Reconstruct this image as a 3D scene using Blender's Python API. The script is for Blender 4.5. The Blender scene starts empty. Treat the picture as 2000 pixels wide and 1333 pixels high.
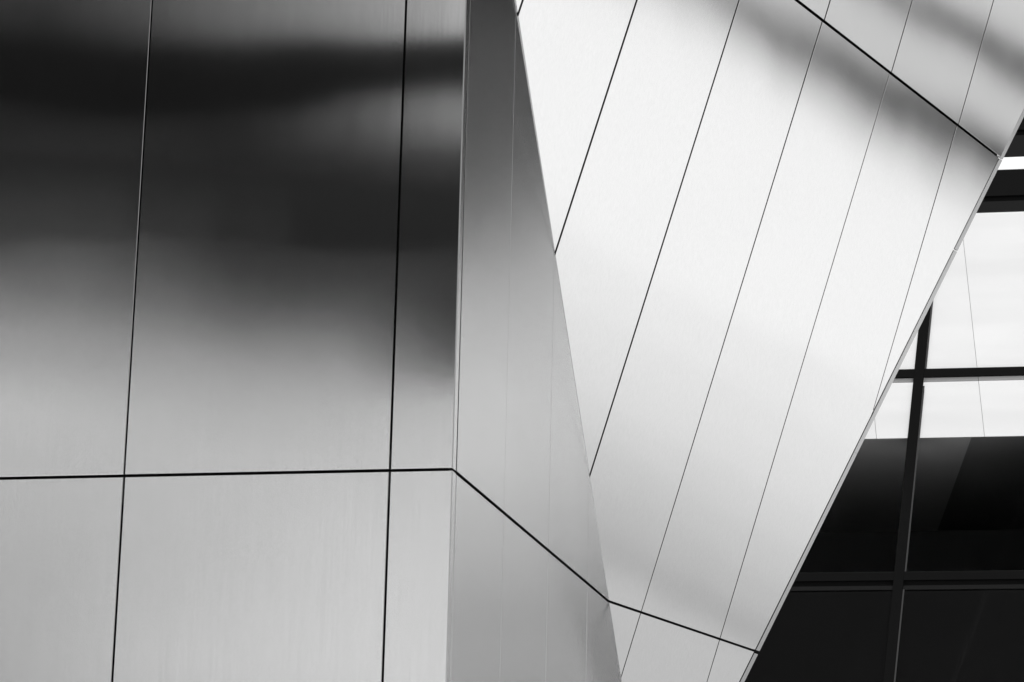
import bpy, math, random
from mathutils import Vector, Matrix
random.seed(7)
R = math.radians
sc = bpy.context.scene
COL = sc.collection

# ------------------------------------------------------------------ camera
cam_d = bpy.data.cameras.new("camera")
cam_d.sensor_width = 36.0
cam_d.lens = 103.04
cam_d.clip_start, cam_d.clip_end = 0.1, 6000
cam = bpy.data.objects.new("camera", cam_d)
COL.objects.link(cam)
right = Vector((0.99971577, -0.00627793, 0.02299936))
upv = Vector((-0.02384079, -0.26325254, 0.96443233))
back = Vector((0.0, -0.96470653, -0.26332739))
M = Matrix((right, upv, back)).transposed().to_4x4()
M.translation = Vector((0, 0, 1.6))
cam.matrix_world = M
sc.camera = cam

# ------------------------------------------------------------------ sky, sun, exposure (a black and white photograph: all light is neutral)
SUN_AZ, SUN_EL = 185.0, 58.0            # compass azimuth from +Y, clockwise
w = bpy.data.worlds.new("World")
sc.world = w
w.use_nodes = True
nt = w.node_tree
nt.nodes.clear()
sky = nt.nodes.new("ShaderNodeTexSky")
sky.sky_type = 'NISHITA'
sky.sun_disc = False
sky.sun_elevation = R(SUN_EL)
sky.sun_rotation = R(SUN_AZ)
bw = nt.nodes.new("ShaderNodeRGBToBW")
bg = nt.nodes.new("ShaderNodeBackground")
bg.inputs["Strength"].default_value = 0.097
wo = nt.nodes.new("ShaderNodeOutputWorld")
nt.links.new(sky.outputs[0], bw.inputs[0])
nt.links.new(bw.outputs[0], bg.inputs["Color"])
nt.links.new(bg.outputs[0], wo.inputs[0])

sd = bpy.data.lights.new("sun", 'SUN')
sd.energy = 4.6
sd.angle = R(0.53)
sun = bpy.data.objects.new("sun", sd)
COL.objects.link(sun)
sv = Vector((math.sin(R(SUN_AZ)) * math.cos(R(SUN_EL)), math.cos(R(SUN_AZ)) * math.cos(R(SUN_EL)), math.sin(R(SUN_EL))))
sun.rotation_euler = (-sv).to_track_quat('-Z', 'Y').to_euler()
sun.location = (0, -20, 40)

vs = sc.view_settings
vs.view_transform = 'Standard'
vs.look = 'None'
vs.exposure = 0.2
vs.gamma = 1.0
vs.use_curve_mapping = False
sc.cycles.max_bounces = 10
sc.cycles.glossy_bounces = 6
sc.cycles.transparent_max_bounces = 12

# ------------------------------------------------------------------ materials
def new_mat(name):
    m = bpy.data.materials.new(name)
    m.use_nodes = True
    return m, m.node_tree, m.node_tree.nodes["Principled BSDF"]

def plain(name, v, rough=0.6, spec=0.3, noise=0.0, scale=3.0, metallic=0.0):
    m, t, b = new_mat(name)
    b.inputs["Base Color"].default_value = (v, v, v, 1)
    b.inputs["Roughness"].default_value = rough
    b.inputs["Specular IOR Level"].default_value = spec
    b.inputs["Metallic"].default_value = metallic
    if noise:
        tc = t.nodes.new("ShaderNodeTexCoord")
        n = t.nodes.new("ShaderNodeTexNoise")
        n.inputs["Scale"].default_value = scale
        n.inputs["Detail"].default_value = 6
        mr = t.nodes.new("ShaderNodeMapRange")
        mr.inputs[3].default_value = v * (1 - noise)
        mr.inputs[4].default_value = v * (1 + noise)
        t.links.new(tc.outputs["Object"], n.inputs["Vector"])
        t.links.new(n.outputs["Fac"], mr.inputs[0])
        t.links.new(mr.outputs[0], b.inputs["Base Color"])
    return m

def brushed(name, base, rough, wave):
    """satin aluminium: fine upright brushing, a slight unevenness of the sheet, faint wear"""
    m, t, b = new_mat(name)
    L = t.links.new
    b.inputs["Metallic"].default_value = 1.0
    geo = t.nodes.new("ShaderNodeNewGeometry")
    mp = t.nodes.new("ShaderNodeMapping")
    mp.inputs["Scale"].default_value = (90, 90, 2.2)
    L(geo.outputs["Position"], mp.inputs["Vector"])
    n1 = t.nodes.new("ShaderNodeTexNoise")
    n1.inputs["Scale"].default_value = 1.0
    n1.inputs["Detail"].default_value = 3
    L(mp.outputs[0], n1.inputs["Vector"])
    n3 = t.nodes.new("ShaderNodeTexNoise")
    n3.inputs["Scale"].default_value = 260.0
    n3.inputs["Detail"].default_value = 2
    L(geo.outputs["Position"], n3.inputs["Vector"])
    av = t.nodes.new("ShaderNodeMath"); av.operation = 'ADD'
    L(n1.outputs["Fac"], av.inputs[0]); L(n3.outputs["Fac"], av.inputs[1])
    mr = t.nodes.new("ShaderNodeMapRange")
    mr.inputs[1].default_value = 0.6; mr.inputs[2].default_value = 1.4
    mr.inputs[3].default_value = base * 0.93
    mr.inputs[4].default_value = base * 1.07
    L(av.outputs[0], mr.inputs[0])
    L(mr.outputs[0], b.inputs["Base Color"])
    n2 = t.nodes.new("ShaderNodeTexNoise")          # sheet not quite flat
    n2.inputs["Scale"].default_value = 0.55
    n2.inputs["Detail"].default_value = 1.5
    L(geo.outputs["Position"], n2.inputs["Vector"])
    bp = t.nodes.new("ShaderNodeBump")
    bp.inputs["Strength"].default_value = 1.0
    bp.inputs["Distance"].default_value = wave
    L(n2.outputs["Fac"], bp.inputs["Height"])
    L(bp.outputs[0], b.inputs["Normal"])
    n4 = t.nodes.new("ShaderNodeTexNoise")
    n4.inputs["Scale"].default_value = 1.3
    n4.inputs["Detail"].default_value = 5
    L(geo.outputs["Position"], n4.inputs["Vector"])
    mr2 = t.nodes.new("ShaderNodeMapRange")
    mr2.inputs[1].default_value = 0.3; mr2.inputs[2].default_value = 0.7
    mr2.inputs[3].default_value = rough * 0.94
    mr2.inputs[4].default_value = rough * 1.06
    L(n4.outputs["Fac"], mr2.inputs[0])
    L(mr2.outputs[0], b.inputs["Roughness"])
    return m

METAL = brushed("satin_metal", 0.80, 0.09, 0.005)
METAL_B = brushed("dull_satin_metal", 0.80, 0.125, 0.004)
METAL_C = brushed("cloudy_satin_metal", 0.81, 0.085, 0.005)
METAL_A = brushed("smooth_satin_metal", 0.80, 0.043, 0.0045)
TRIM = brushed("trim_metal", 0.5, 0.22, 0.0)
DIM_SHEET = plain("dim_sheet_paint", 0.0045, 0.8, 0.05, 0.2, 1.5)  # sets the dim tone of the lower panes
LIFT_WALL = plain("lift_wall_paint", 0.16, 0.8, 0.1)
BLACK = plain("black_backing", 0.008, 0.8, 0.1)
FRAME = plain("dark_frame_paint", 0.0045, 0.6, 0.035, 0.15, 8)
WHITE = plain("white_panel_paint", 0.77, 0.5, 0.3, 0.17, 1.0)
_t = WHITE.node_tree                           # faint level bands in the colour stand in for glass reflections
_m = _t.nodes.new("ShaderNodeMapping"); _m.inputs["Scale"].default_value = (0.25, 0.25, 2.2)
_n = next(n for n in _t.nodes if n.type == 'TEX_NOISE')
_t.links.new(next(n for n in _t.nodes if n.type == 'TEX_COORD').outputs["Object"], _m.inputs[0]); _t.links.new(_m.outputs[0], _n.inputs["Vector"])
LIT_SIDE = plain("lit_side_paint", 0.03, 0.5, 0.3)  # paler than the frame to suggest a lit side
CEIL = plain("pale_ceiling_paint", 0.58, 0.8, 0.2, 0.06, 2)
DARKIN = plain("dark_interior", 0.30, 0.8, 0.1)
PAVE = plain("pale_paving", 0.33, 0.85, 0.2, 0.12, 0.4)
RENDER = plain("white_render", 0.82, 0.8, 0.2, 0.03, 0.2)
STONE = plain("pale_stone", 0.30, 0.85, 0.2, 0.08, 0.5)
GREY = plain("grey_render", 0.062, 0.8, 0.1)
OFFWHITE = plain("off_white_render", 0.72, 0.8, 0.2, 0.03, 0.2)
PALE = plain("pale_grey_render", 0.43, 0.8, 0.2, 0.03, 0.2)
UPPER = plain("grey_white_render", 0.48, 0.8, 0.2, 0.03, 0.2)
MIDPALE = plain("light_grey_render", 0.62, 0.8, 0.2, 0.03, 0.2)
SLATE = plain("dark_roofing", 0.004, 0.9, 0.0)
BLADE = plain("dark_blade_paint", 0.024, 0.7, 0.05)
SMOKED = plain("smoked_cladding", 0.005, 0.7, 0.02)

def glass_mat():
    m = bpy.data.materials.new("window_glass")
    m.use_nodes = True
    t = m.node_tree; t.nodes.clear()
    o = t.nodes.new("ShaderNodeOutputMaterial")
    mx = t.nodes.new("ShaderNodeMixShader")
    geo = t.nodes.new("ShaderNodeNewGeometry")              # Schlick reflectance, the same from both faces of the sheet
    dt = t.nodes.new("ShaderNodeVectorMath"); dt.operation = 'DOT_PRODUCT'
    ab = t.nodes.new("ShaderNodeMath"); ab.operation = 'ABSOLUTE'
    om = t.nodes.new("ShaderNodeMath"); om.operation = 'SUBTRACT'; om.inputs[0].default_value = 1.0
    pw = t.nodes.new("ShaderNodeMath"); pw.operation = 'POWER'; pw.inputs[1].default_value = 5.0
    fr = t.nodes.new("ShaderNodeMath"); fr.operation = 'MULTIPLY_ADD'; fr.inputs[1].default_value = 0.97; fr.inputs[2].default_value = 0.010
    t.links.new(geo.outputs["Incoming"], dt.inputs[0]); t.links.new(geo.outputs["Normal"], dt.inputs[1])
    t.links.new(dt.outputs["Value"], ab.inputs[0]); t.links.new(ab.outputs[0], om.inputs[1])
    t.links.new(om.outputs[0], pw.inputs[0]); t.links.new(pw.outputs[0], fr.inputs[0])
    tr = t.nodes.new("ShaderNodeBsdfTransparent"); tr.inputs[0].default_value = (0.97, 0.97, 0.97, 1)
    gl = t.nodes.new("ShaderNodeBsdfGlossy"); gl.inputs["Roughness"].default_value = 0.02
    t.links.new(fr.outputs[0], mx.inputs[0])
    t.links.new(tr.outputs[0], mx.inputs[1]); t.links.new(gl.outputs[0], mx.inputs[2])
    t.links.new(mx.outputs[0], o.inputs[0])
    return m
GLASS = glass_mat()

# ------------------------------------------------------------------ helpers
def link_mesh(name, verts, faces, mat, parent=None):
    """one mesh object, its origin at the middle of its own geometry"""
    c = Vector((0, 0, 0))
    for v in verts: c += Vector(v)
    c /= len(verts)
    me = bpy.data.meshes.new(name)
    me.from_pydata([tuple(Vector(v) - c) for v in verts], [], faces)
    me.materials.append(mat)
    me.validate(); me.update()
    o = bpy.data.objects.new(name, me)
    COL.objects.link(o)
    if parent is not None:
        o.parent = parent
        o.location = c - parent.location
    else:
        o.location = c
    return o

def thing(name, loc, label, cat):
    o = bpy.data.objects.new(name, None)
    o.empty_display_size = 0.3
    COL.objects.link(o)
    o.location = loc
    o['label'] = label
    o['category'] = cat
    return o

def clip(poly, a, b, c):
    """keep the part of a 2D polygon where a*x + b*y <= c"""
    out = []
    n = len(poly)
    for i in range(n):
        p, q = poly[i], poly[(i + 1) % n]
        dp = a * p[0] + b * p[1] - c
        dq = a * q[0] + b * q[1] - c
        if dp <= 0: out.append(p)
        if (dp < 0 < dq) or (dq < 0 < dp):
            k = dp / (dp - dq)
            out.append((p[0] + k * (q[0] - p[0]), p[1] + k * (q[1] - p[1])))
    res = []
    for p in out:
        if not res or math.hypot(p[0] - res[-1][0], p[1] - res[-1][1]) > 1e-5: res.append(p)
    if len(res) > 1 and math.hypot(res[0][0] - res[-1][0], res[0][1] - res[-1][1]) < 1e-5: res.pop()
    return res

def area(p):
    return 0.5 * sum(p[i][0] * p[(i + 1) % len(p)][1] - p[(i + 1) % len(p)][0] * p[i][1] for i in range(len(p)))

def inset(poly, d):
    """move every edge of a counter-clockwise polygon inwards by d"""
    n = len(poly)
    L = []
    for i in range(n):
        p, q = poly[i], poly[(i + 1) % n]
        ex, ey = q[0] - p[0], q[1] - p[1]
        l = math.hypot(ex, ey)
        nx, ny = -ey / l, ex / l
        L.append((nx, ny, nx * p[0] + ny * p[1] + d))
    out = []
    for i in range(n):
        a, b = L[i - 1], L[i]
        det = a[0] * b[1] - a[1] * b[0]
        if abs(det) < 1e-9: return None
        out.append(((a[2] * b[1] - a[1] * b[2]) / det, (a[0] * b[2] - a[2] * b[0]) / det))
    return out

class Wall:
    """a flat cladding plane: origin, horizontal axis eu, in-plane upward axis ev, outward normal n"""
    def __init__(self, o, eu, ev, n):
        self.o, self.eu, self.ev, self.n = Vector(o), Vector(eu).normalized(), Vector(ev).normalized(), Vector(n).normalized()
    def at(self, u, v, h=0.0):
        return self.o + self.eu * u + self.ev * v + self.n * h
    def plate(self, name, poly, h0, h1, mat, parent, cham=0.0, tilt=(0, 0)):
        """polygon extruded from depth h0 (back) to h1 (face), with a small chamfer round the face"""
        if area(poly) < 0: poly = poly[::-1]
        n = len(poly)
        cu = sum(p[0] for p in poly) / n; cv = sum(p[1] for p in poly) / n
        def pt(p, h): return self.at(p[0], p[1], h + tilt[0] * (p[0] - cu) + tilt[1] * (p[1] - cv))
        top = inset(poly, cham) if cham else None
        rings = [[pt(p, h0) for p in poly]]
        if top:
            rings.append([pt(p, h1 - cham) for p in poly]); rings.append([pt(p, h1) for p in top])
        else:
            rings.append([pt(p, h1) for p in poly])
        verts = [v for r in rings for v in r]
        faces = []
        for k in range(len(rings) - 1):
            for i in range(n):
                j = (i + 1) % n
                faces.append((k * n + i, k * n + j, (k + 1) * n + j, (k + 1) * n + i))
        faces.append(tuple((len(rings) - 1) * n + i for i in range(n)))
        faces.append(tuple(reversed(range(n))))
        if self.eu.cross(self.ev).dot(self.n) < 0:
            faces = [tuple(reversed(f)) for f in faces]
        return link_mesh(name, verts, faces, mat, parent)

def rect(u0, u1, v0, v1): return [(u0, v0), (u1, v0), (u1, v1), (u0, v1)]

def jit(a): return (random.uniform(-a, a), random.uniform(-a, a))

JOINTS = (0.745, 5.444, 10.143, 14.84)       # heights of the horizontal joints, the same round the building

# ------------------------------------------------------------------ ground
g = link_mesh("ground", [(-2500, -2500, 0), (2500, -2500, 0), (2500, 2500, 0), (-2500, 2500, 0)], [(0, 1, 2, 3)], PAVE)
g['kind'] = 'structure'

# ------------------------------------------------------------------ flat front wall
P0 = Vector((-0.33455, 17.0, 0.0))
dA = Vector((0.98065482, -0.19574507, 0)); nA = Vector((-0.19574507, -0.98065482, 0))
dB = Vector((0.24777687, 0.96881713, 0)); nB = Vector((0.96881713, -0.24777687, 0))
Z = Vector((0, 0, 1))
WA = Wall(P0, dA, Z, nA)
WB = Wall(P0, dB, Z, nB)
rootA = thing("metal_wall", P0, "flat wall of wide satin metal panels crossed by a broad dark reflection", "wall")
SA = [-7.008, -5.352, -3.696, -2.040, -0.384, -0.003]
HG = 0.0072                                    # half of a joint
for r in range(3):
    for c in range(len(SA) - 1):
        u0, u1 = SA[c], SA[c + 1]
        a = u0 + 0.0060
        b = u1 - 0.0060 if c < len(SA) - 2 else u1
        z0, z1 = JOINTS[r] + HG + 0.001, JOINTS[r + 1] - HG - 0.001
        cuts = [a, b]
        tl = jit(0.0010)
        if r == 1 and c == 3:                  # the sheet with a hairline butt seam
            cuts = [a, -1.396, b]; tl = (0.0, 0.0003)
        if r == 1 and c == 4: tl = (0.004, 0.0005)
        for k in range(len(cuts) - 1):
            x0 = cuts[k] + (0.00002 if k else 0); x1 = cuts[k + 1] - (0.00002 if k < len(cuts) - 2 else 0)
            WA.plate("metal_panel", rect(x0, x1, z0, z1), -0.035, 0.0, METAL_A, rootA, 0.0 if len(cuts) > 2 else 0.003, tl)
WA.plate("plinth", rect(-7.0, -0.003, 0.0, JOINTS[0] - HG), -0.035, -0.004, STONE, rootA, 0.004)
WA.plate("backing", rect(-7.05, -0.06, 0.0, 14.9), -0.30, -0.060, BLACK, rootA)
for u in SA[1:-1]:                             # black gaskets showing in the upright joints round each crossing
    for z in JOINTS[1:3]:
        WA.plate("joint_gasket", rect(u - 0.0052, u + 0.0052, z - 0.17, z - 0.008), -0.059, -0.010, BLACK, rootA)
        WA.plate("joint_gasket", rect(u - 0.0052, u + 0.0052, z + 0.008, z + 0.13), -0.059, -0.010, BLACK, rootA)
for r in range(3):                             # slim return that closes the corner
    WB.plate("corner_trim", rect(0.004, 0.078, JOINTS[r] + HG, JOINTS[r + 1] - HG), -0.030, 0.0, METAL, rootA, 0.004, (0.0, 0.0))

# ------------------------------------------------------------------ leaning wall: plane, fold line with the side wall, free edge
F1 = Vector((0.76033835, 21.2810658, 5.44743737))
dC = Vector((0.51639959, 0.85634775, 0)); nC = Vector((0.82711946, -0.49877418, -0.25903227)); uC = Vector((0.2218217, -0.13376416, 0.96586867))
WC = Wall(F1, dC, uC, nC)
FOLD = -0.856                                  # du/dt of the fold
EDGE0, EDGE = 2.418, 0.4808                    # free edge: u = EDGE0 + EDGE * t
TIP = -EDGE0 / (EDGE - FOLD)
TOP = 7.6
tz = lambda z: (z - F1.z) / uC.z               # height to in-plane coordinate
sideC = [(FOLD * TIP, TIP), (EDGE0 + EDGE * TOP, TOP), (-4.2, TOP), (FOLD * 4.862, 4.862)]

# ------------------------------------------------------------------ side wall
rootB = thing("metal_wall", P0 + dB * 2.5, "narrow receding wall of slim metal strips wedged between flat wall and leaning wall", "wall")
def sB(t):
    p = WC.at(FOLD * t, t)
    return ((p - P0).dot(dB), p.z)
pB = [(0.096, 0.0), (sB(TIP)[0], 0.0), sB(TIP), sB(4.862)]
if pB[-1][0] < 0.096: pB = clip(pB, -1, 0, -0.096)
elif pB[-1][0] > 0.097: pB.append((0.096, 10.1))
SB = [0.096, 1.248, 2.472, 3.684, 4.896, 6.108, 7.32]
for r in range(3):
    for c in range(len(SB) - 1):
        z0 = JOINTS[r] + HG + 0.001; z1 = JOINTS[r + 1] - HG - 0.001
        poly = clip(clip(clip(clip(pB, 0, -1, -z0), 0, 1, z1), -1, 0, -(SB[c] + (0.0006 if c else 0))), 1, 0, SB[c + 1] - 0.0006)
        if len(poly) < 3 or abs(area(poly)) < 0.01: continue
        if area(poly) < 0: poly = poly[::-1]
        poly = inset(poly, 0.001)
        WB.plate("metal_panel", poly, -0.035, 0.0, METAL_B, rootB, 0.006 if r == 0 else 0.0018, jit(0.0003))
bb = clip(pB, -1, 0, -0.2)
WB.plate("backing", bb, -0.28, -0.055, BLACK, rootB)

# ------------------------------------------------------------------ leaning wall: panels, edge trim
rootC = thing("leaning_wall", Vector((F1.x, F1.y, 0)), "bright leaning wall of slanted metal panels that overhangs beside the dark glazing", "wall")
SC = [-6.01, -4.70, -3.395, -2.092, -0.782, 0.497, 1.802, 3.235, 4.54, 5.85, 7.2]
SG = [.005, .005, .009, .0095, .0095, .0068, .0055, .0065, .006, .006, .006]
SL = 0.113                                     # lean of the seams
rows = [(-3.0, tz(JOINTS[1])), (tz(JOINTS[1]), tz(JOINTS[2])), (tz(JOINTS[2]), TOP)]
for r, (t0, t1) in enumerate(rows):
    for c in range(len(SC) - 1):
        p = clip(clip(sideC, 0, -1, -(t0 + HG)), 0, 1, t1 - HG)
        p = clip(p, -1, SL, -(SC[c] + SG[c])) if len(p) > 2 else p
        p = clip(p, 1, -SL, SC[c + 1] - SG[c + 1]) if len(p) > 2 else p
        if len(p) < 3 or abs(area(p)) < 0.004: continue
        if area(p) < 0: p = p[::-1]
        p = inset(p, 0.001)
        tl = jit(0.0011)
        if r == 2: tl = (tl[0], -0.010)              # the top row leans out a little less
        WC.plate("metal_panel", p, -0.035, 0.0, METAL_C, rootC, 0.002, tl)
bk = inset([sideC[0], (sideC[1][0], sideC[1][1]), sideC[2], sideC[3]], 0.05)
bk = [(p[0] + (0.128 if k < 2 else 0), p[1]) for k, p in enumerate(bk)]
WC.plate("backing", bk, -0.40, -0.055, BLACK, rootC)
cuts = [TIP + 0.02, -0.008, 1.84, 3.88, 4.86, TOP]
gaps = [0, 0.014, 0.001, 0.006, 0.005, 0]
TB = -6.0                                      # the trim is turned back from the wall by this angle
for i in range(len(cuts) - 1):
    t0, t1 = cuts[i] + gaps[i], cuts[i + 1] - gaps[i + 1]
    verts = []
    for (wd, h) in ((0.016, 0.0), (0.070, -0.054 * math.tan(R(TB))), (0.070, -0.012), (0.016, -0.012)):
        for t in (t0, t1):
            verts.append(WC.at(EDGE0 + EDGE * t + wd, t, h))
    faces = [(0, 2, 3, 1), (2, 4, 5, 3), (4, 6, 7, 5), (6, 0, 1, 7), (0, 6, 4, 2), (1, 3, 5, 7)]
    link_mesh("edge_trim", verts, faces, TRIM, rootC)

# ------------------------------------------------------------------ glazed wall behind
OD = Vector((4.66867878, 32.0, 0.0))
dD = Vector((0.98277445, -0.18480905, 0)); nD = Vector((-0.18480905, -0.98277445, 0))
WD = Wall(OD, dD, Z, nD)
rootD = thing("glazed_wall", OD, "dark framed glazed wall with white panels and black interior behind the leaning wall", "glazed wall")
AL, AR = -4.6, 1.215                            # ends of the glazed wall
ma = lambda z: -0.001 + 0.109 * (z - 10.129)   # right face of the slanted mullion
def mull(off, z0, z1):
    WD.plate("mullion", [(ma(z0) - 0.114 + off, z0), (ma(z0) + off, z0), (ma(z1) + off, z1), (ma(z1) - 0.114 + off, z1)], -0.19, 0.004, FRAME, rootD, 0.004)
TR = [(0.64, 0.838), (2.96, 3.158), (5.282, 5.480), (7.604, 7.803), (9.929, 10.126)]
mull(0.0, 0.3, 11.92)
mull(-2.55, 0.3, 11.92)
for z0, z1 in TR:                              # flush rail; black strip below stands in for its shaded underside
    zm = z1 - 0.100
    WD.plate("transom", rect(AL, AR, zm, z1), -0.20, 0.0, FRAME, rootD, 0.004)
    WD.plate("transom_shade_strip", rect(AL, AR, z0, zm - 0.002), -0.20, -0.035, BLACK, rootD)
WD.plate("beam", rect(AL, AR, 12.145, 12.459), -0.30, 0.0, FRAME, rootD, 0.006)
WD.plate("beam_shade_strip", rect(AL, AR, 11.915, 12.143), -0.30, -0.035, BLACK, rootD)  # black strip in place of the beam's shaded underside
WD.plate("white_band", rect(AL, AR, 12.462, 12.612), -0.30, -0.008, WHITE, rootD, 0.003)
WD.plate("beam_shade_strip", rect(AL, AR, 12.614, 12.93), -0.30, -0.035, BLACK, rootD)  # likewise for the upper beam's shaded underside
WD.plate("beam", rect(AL, AR, 12.932, 14.6), -0.32, 0.0, FRAME, rootD, 0.006)
WD.plate("roof", rect(AL, AR, 14.4, 14.6), -10.0, -0.33, FRAME, rootD)
rowz = [(0.838, 2.96), (3.158, 5.282), (5.480, 7.604), (7.803, 9.929), (10.126, 11.915)]
for z0, z1 in rowz:
    lap = 0.055 if z1 > 9 else -0.002          # the bright panes run up in front of the dark strip above
    for k, (lo, hi) in enumerate(((None, -2.55), (-2.55, 0.0), (0.0, None))):
        l0, l1 = (AL + 0.002, AL + 0.002) if lo is None else (ma(z0) + lo + 0.002, ma(z1) + lo + 0.002)
        h0, h1 = (AR - 0.002, AR - 0.002) if hi is None else (ma(z0) - 0.116 + hi, ma(z1) - 0.116 + hi)
        WD.plate("glass_pane", [(l0, z0 + 0.002), (h0, z0 + 0.002), (h1, z1 + lap), (l1, z1 + lap)], -0.022, -0.010, GLASS, rootD)
        if lo is not None:                     # paler strip standing in for the lit side of the mullion
            WD.plate("lit_side_strip", [(l0, z0 + 0.002), (l0 + 0.018, z0 + 0.002), (l1 + 0.018, z1 - 0.002), (l1, z1 - 0.002)], -0.009, -0.003, LIT_SIDE, rootD)
for z0, z1 in rowz[:3]:                        # added charcoal sheets giving the lower panes their dim interior tone
    WD.plate("dim_sheet", rect(AL + 0.01, AR - 0.004, z0 + 0.002, z1 - 0.002), -0.09, -0.045, DIM_SHEET, rootD)
# white panels close behind the glass, their upright seams leaning the other way
WB0, WB1 = 9.332, 11.96
sl = lambda z: -0.0845 * (z - WB0)
for a0, a1 in ((-4.1, -2.95), (-2.95, -1.75), (-1.75, -0.55), (-0.55, 0.652), (0.652, 1.208)):
    q = 0.0018
    e0 = sl(WB1) if a1 < 1.2 else 0
    WD.plate("white_panel", [(a0 + q, WB0), (a1 - q, WB0), (a1 - q + e0, WB1), (a0 + q + sl(WB1), WB1)], -0.060, -0.034, WHITE, rootD, 0.001)
WD.plate("panel_backing", rect(AL + 0.02, AR - 0.002, WB0 + 0.04, WB1 - 0.002), -0.16, -0.0605, STONE, rootD)
def slab(name, pts, z0, z1, mat):
    """horizontal slab: plan polygon in (a, depth behind the front plane)"""
    n = len(pts)
    v = [WD.at(a, z0, -d) for a, d in pts] + [WD.at(a, z1, -d) for a, d in pts]
    f = [tuple(range(n)), tuple(range(2 * n - 1, n - 1, -1))] + [(i, i + n, (i + 1) % n + n, (i + 1) % n) for i in range(n)]
    return link_mesh(name, v, f, mat, rootD)
slab("light_patch_ceiling", [(AL + 0.01, 0.10), (0.505, 0.10), (-0.09, 5.32), (-0.52, 9.4), (AL + 0.01, 9.4)], 9.340, 9.37, CEIL)  # paler slanted ceiling stands in for a light patch in the glass
slab("ceiling", [(AL + 0.01, 0.17), (AR - 0.01, 0.17), (AR - 0.01, 9.7), (AL + 0.01, 9.7)], 9.372, 9.46, DARKIN)
slab("light_stop_slab", [(AL + 0.01, 0.24), (AR - 0.01, 0.24), (AR - 0.01, 9.7), (AL + 0.01, 9.7)], 7.62, 7.70, BLACK)  # raised unseen slab, set to cut daylight on the ceiling
slab("light_stop_slab", [(AL + 0.01, 0.24), (AR - 0.01, 0.24), (AR - 0.01, 9.7), (AL + 0.01, 9.7)], 5.30, 5.38, DARKIN)  # added unseen slab, keeps light from the ground out of the void
WD.plate("lift_wall", rect(AL + 0.01, AR - 0.01, 7.71, 9.335), -5.30, -5.22, LIFT_WALL, rootD)  # added wall that catches daylight to lift the dark panes
WD.plate("back_wall", rect(AL, AR, 0.0, 14.39), -9.95, -9.72, DARKIN, rootD)
WD.plate("end_wall", rect(AR + 0.002, AR + 0.05, 0.0, 14.6), -10.0, 0.0, FRAME, rootD, 0.005)
WD.plate("end_wall", rect(AL - 0.16, AL - 0.002, 0.0, 14.6), -10.0, 0.0, FRAME, rootD, 0.005)
WD.plate("sill", rect(AL, AR, 0.0, 0.30), -0.45, 0.0, FRAME, rootD, 0.004)

# ------------------------------------------------------------------ added unseen blocks, invented to shape the metal's reflections
def frame_of(cx, cy, az):
    a = R(az)
    return Wall((cx, cy, 0), (-math.cos(a), math.sin(a), 0), Z, (math.sin(a), math.cos(a), 0))

def merged(name, boxes, W, mat, parent):
    """many alike strips (u0,u1,z0,z1,h0,h1) joined as one mesh"""
    V, F = [], []
    for (u0, u1, z0, z1, h0, h1) in boxes:
        b = len(V)
        for h in (h0, h1):
            for (u, z) in ((u0, z0), (u1, z0), (u1, z1), (u0, z1)): V.append(W.at(u, z, h))
        F += [(b, b + 1, b + 2, b + 3), (b + 7, b + 6, b + 5, b + 4), (b, b + 4, b + 5, b + 1), (b + 1, b + 5, b + 6, b + 2), (b + 2, b + 6, b + 7, b + 3), (b + 3, b + 7, b + 4, b)]
    o = link_mesh(name, V, F, mat, parent)
    o['kind'] = 'stuff'
    return o

def ramp(x, pts):
    if x <= pts[0][0]: return pts[0][1]
    for (a, fa), (b, fb) in zip(pts, pts[1:]):
        if x <= b: return fa + (fb - fa) * (x - a) / (b - a)
    return pts[-1][1]

# added unseen block; pale and dark bands shape the leaning wall's reflection
W1 = frame_of(67, 56, 225)
r1 = thing("added_white_block", W1.o, "added unseen white block with bands shaped to be mirrored in the leaning metal wall", "reflection prop")
TI = math.tan(R(15))
def sloped(name, u0, u1, zl0, zr0, zl1, zr1, mat, sink=0.0, deep=14.0):
    v = []
    for u, za, zb in ((u0, zl0, zl1), (u1, zr0, zr1)):
        v += [W1.at(u, za, -za * TI - sink), W1.at(u, zb, -zb * TI - sink), W1.at(u, zb, -deep), W1.at(u, za, -deep)]
    f = [(0, 4, 5, 1), (1, 5, 6, 2), (2, 6, 7, 3), (3, 7, 4, 0), (0, 1, 2, 3), (7, 6, 5, 4)]
    return link_mesh(name, v, f, mat, r1)
U0, U1, UM = -13.0, 34.0, 9.0
sloped("base_wall", U0, U1, 0, 0, 1.0, 1.0, STONE)
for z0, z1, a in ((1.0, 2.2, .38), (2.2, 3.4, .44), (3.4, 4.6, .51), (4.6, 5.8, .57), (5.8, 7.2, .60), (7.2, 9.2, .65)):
    sloped("tone_course", U0, U1, z0 + 0.002, z0 + 0.002, z1, z1, plain("graded_tone_render", a, 0.8, 0.2, 0.03, 0.2))   # colours graded upwards to put a soft gradient into the reflection
US = 9.5
C1 = plain("graded_tone_render", 0.58, 0.8, 0.2, 0.03, 0.2)
C2 = plain("graded_tone_render", 0.42, 0.8, 0.2, 0.03, 0.2)
C3 = plain("graded_tone_render", 0.28, 0.8, 0.2, 0.03, 0.2)
left = [(9.2, 9.2, OFFWHITE), (14.8, 17.9, C1), (15.4, 18.5, C2), (16.0, 18.95, C3), (16.3, 19.38, None), (18.8, 19.5, C3), (19.1, 20.5, UPPER), (20.35, 23.4, None), (22.2, 23.65, UPPER), (27.5, 27.5, 0)]  # pale and dark bands set for the tones mirrored in the leaning wall
rite = [(9.2, 9.2, OFFWHITE), (17.9, 21.2, C1), (18.5, 21.8, C2), (18.95, 22.2, C3), (20.5, 23.5, UPPER), (27.5, 27.5, 0)]
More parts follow.
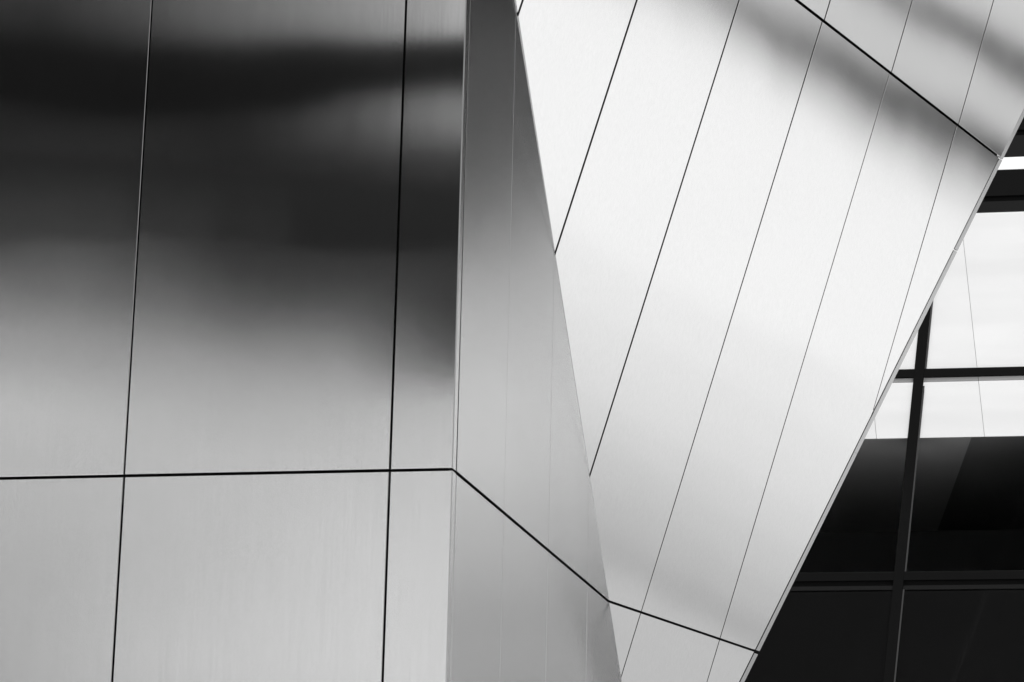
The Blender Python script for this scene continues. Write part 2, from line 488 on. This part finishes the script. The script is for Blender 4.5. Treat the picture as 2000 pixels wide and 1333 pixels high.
for ua, ub, st in ((U0, US - 0.002, left), (US + 0.002, U1, rite)):
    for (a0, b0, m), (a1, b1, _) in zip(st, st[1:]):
        if m is None: sloped("dark_tone_band", ua, ub, a0 + 0.002, b0 + 0.002, a1, b1, SMOKED, 0.12)
        else: sloped("tone_course", ua, ub, a0 + 0.002, b0 + 0.002, a1, b1, m)

# added unseen dark block; pale strips grade the side wall's reflection
W2 = frame_of(41, 76, 216)
r2 = thing("added_striped_block", W2.o, "added unseen dark block with pale strips graded to be mirrored in the narrow side wall", "reflection prop")
W2.plate("added_body", rect(-15, 15.5, 0, 44), -14, 0, SMOKED, r2)
boxes = []
cl = [(12, .24), (15.7, .37), (17.3, .345), (18.9, .44), (20.5, .50), (22.1, .62), (24, .62), (25.5, .56), (27, .50), (29, .20), (33, .0)]  # strip coverage fitted to the tones mirrored in the side wall
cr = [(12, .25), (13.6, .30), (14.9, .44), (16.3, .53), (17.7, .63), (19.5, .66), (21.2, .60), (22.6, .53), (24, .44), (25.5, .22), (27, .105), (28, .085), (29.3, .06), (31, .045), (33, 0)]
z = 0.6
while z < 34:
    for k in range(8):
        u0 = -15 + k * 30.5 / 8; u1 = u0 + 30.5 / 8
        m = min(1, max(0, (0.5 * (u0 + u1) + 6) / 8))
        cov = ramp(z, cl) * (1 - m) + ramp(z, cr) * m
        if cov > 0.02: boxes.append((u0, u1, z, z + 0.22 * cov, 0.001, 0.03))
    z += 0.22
merged("tone_fin", boxes, W2, RENDER, r2)

# added unseen sloped block and dark block, shaped for the flat wall's reflection
W3 = frame_of(-31, -35, 29)
r3 = thing("added_sloped_block", W3.o, "added unseen block with sloped pale strips graded to be mirrored in the flat metal wall", "reflection prop")
PITCH, EAVE, RL = R(35), 12.0, 40.0
W3.plate("wall", rect(-24, 24, 0, EAVE), -RL * math.cos(PITCH), 0, STONE, r3)
RS = Wall(W3.at(0, EAVE + 0.25, 0.3), W3.eu, Z * math.sin(PITCH) - W3.n * math.cos(PITCH), Z * math.cos(PITCH) + W3.n * math.sin(PITCH))
RS.plate("roof", rect(-24.4, 24.4, 0, RL), -0.2, 0, SLATE, r3)
def table(x, cols):
    """linear blend between columns of (x, ramp)"""
    return lambda y: ramp(x, [(cx, ramp(y, pts)) for cx, pts in cols])
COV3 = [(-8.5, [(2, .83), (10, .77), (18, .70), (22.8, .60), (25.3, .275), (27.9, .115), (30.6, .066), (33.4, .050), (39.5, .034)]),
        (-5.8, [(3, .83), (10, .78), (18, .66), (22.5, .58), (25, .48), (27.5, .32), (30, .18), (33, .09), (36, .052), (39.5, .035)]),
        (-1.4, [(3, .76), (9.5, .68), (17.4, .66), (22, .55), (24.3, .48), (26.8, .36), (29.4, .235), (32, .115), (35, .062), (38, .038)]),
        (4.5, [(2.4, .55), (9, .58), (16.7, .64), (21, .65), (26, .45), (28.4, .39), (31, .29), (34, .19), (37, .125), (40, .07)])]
boxes = []
NB = 64
for k in range(NB):                            # pale strips thin out towards the ridge to grade the mirrored tone
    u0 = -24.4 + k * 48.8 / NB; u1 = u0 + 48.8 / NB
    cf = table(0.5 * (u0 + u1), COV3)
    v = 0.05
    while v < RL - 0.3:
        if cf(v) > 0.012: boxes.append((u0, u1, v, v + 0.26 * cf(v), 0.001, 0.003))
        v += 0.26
merged("tone_strip", boxes, RS, RENDER, r3)
W4 = Wall(W3.at(0, 0, -42.0), W3.eu, Z, W3.n)
r4 = thing("added_screened_block", W4.o, "added unseen grey block with dark blades spaced to be mirrored in the flat wall", "reflection prop")
W4.plate("block_body", rect(-40, 40, 0, 41.2), -16, 0, GREY, r4)
boxes = []
for k in range(40):                            # thin pale lines added to soften the mirrored edge above the ridge
    z = 36.4 + k * 0.11
    for (u0, u1, c) in ((-4, -0.5, 0.08), (-0.5, 3, 0.16), (3, 40, 0.26)):
        boxes.append((u0, u1, z, z + 0.11 * (1 - k / 40) * c, 0.001, 0.003))
merged("tone_line", boxes, W4, RENDER, r4)
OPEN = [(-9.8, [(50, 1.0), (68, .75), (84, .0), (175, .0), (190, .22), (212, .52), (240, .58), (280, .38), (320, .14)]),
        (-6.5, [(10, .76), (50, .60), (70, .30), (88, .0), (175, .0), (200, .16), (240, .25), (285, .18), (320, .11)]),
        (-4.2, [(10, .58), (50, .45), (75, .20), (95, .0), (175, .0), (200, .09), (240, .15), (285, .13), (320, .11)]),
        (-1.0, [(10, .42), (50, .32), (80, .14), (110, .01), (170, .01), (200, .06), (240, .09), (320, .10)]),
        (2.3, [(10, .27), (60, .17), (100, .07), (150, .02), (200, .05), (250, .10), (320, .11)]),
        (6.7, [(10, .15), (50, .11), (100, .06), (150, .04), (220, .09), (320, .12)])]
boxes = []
for k in range(44):                            # added blades, spaced bay by bay to shape mirrored bright and dark bands
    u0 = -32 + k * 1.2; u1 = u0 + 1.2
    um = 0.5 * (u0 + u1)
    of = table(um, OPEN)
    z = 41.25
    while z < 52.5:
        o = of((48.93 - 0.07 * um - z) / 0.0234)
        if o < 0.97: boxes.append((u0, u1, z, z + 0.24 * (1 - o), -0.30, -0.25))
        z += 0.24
merged("tone_blade", boxes, W4, BLADE, r4)
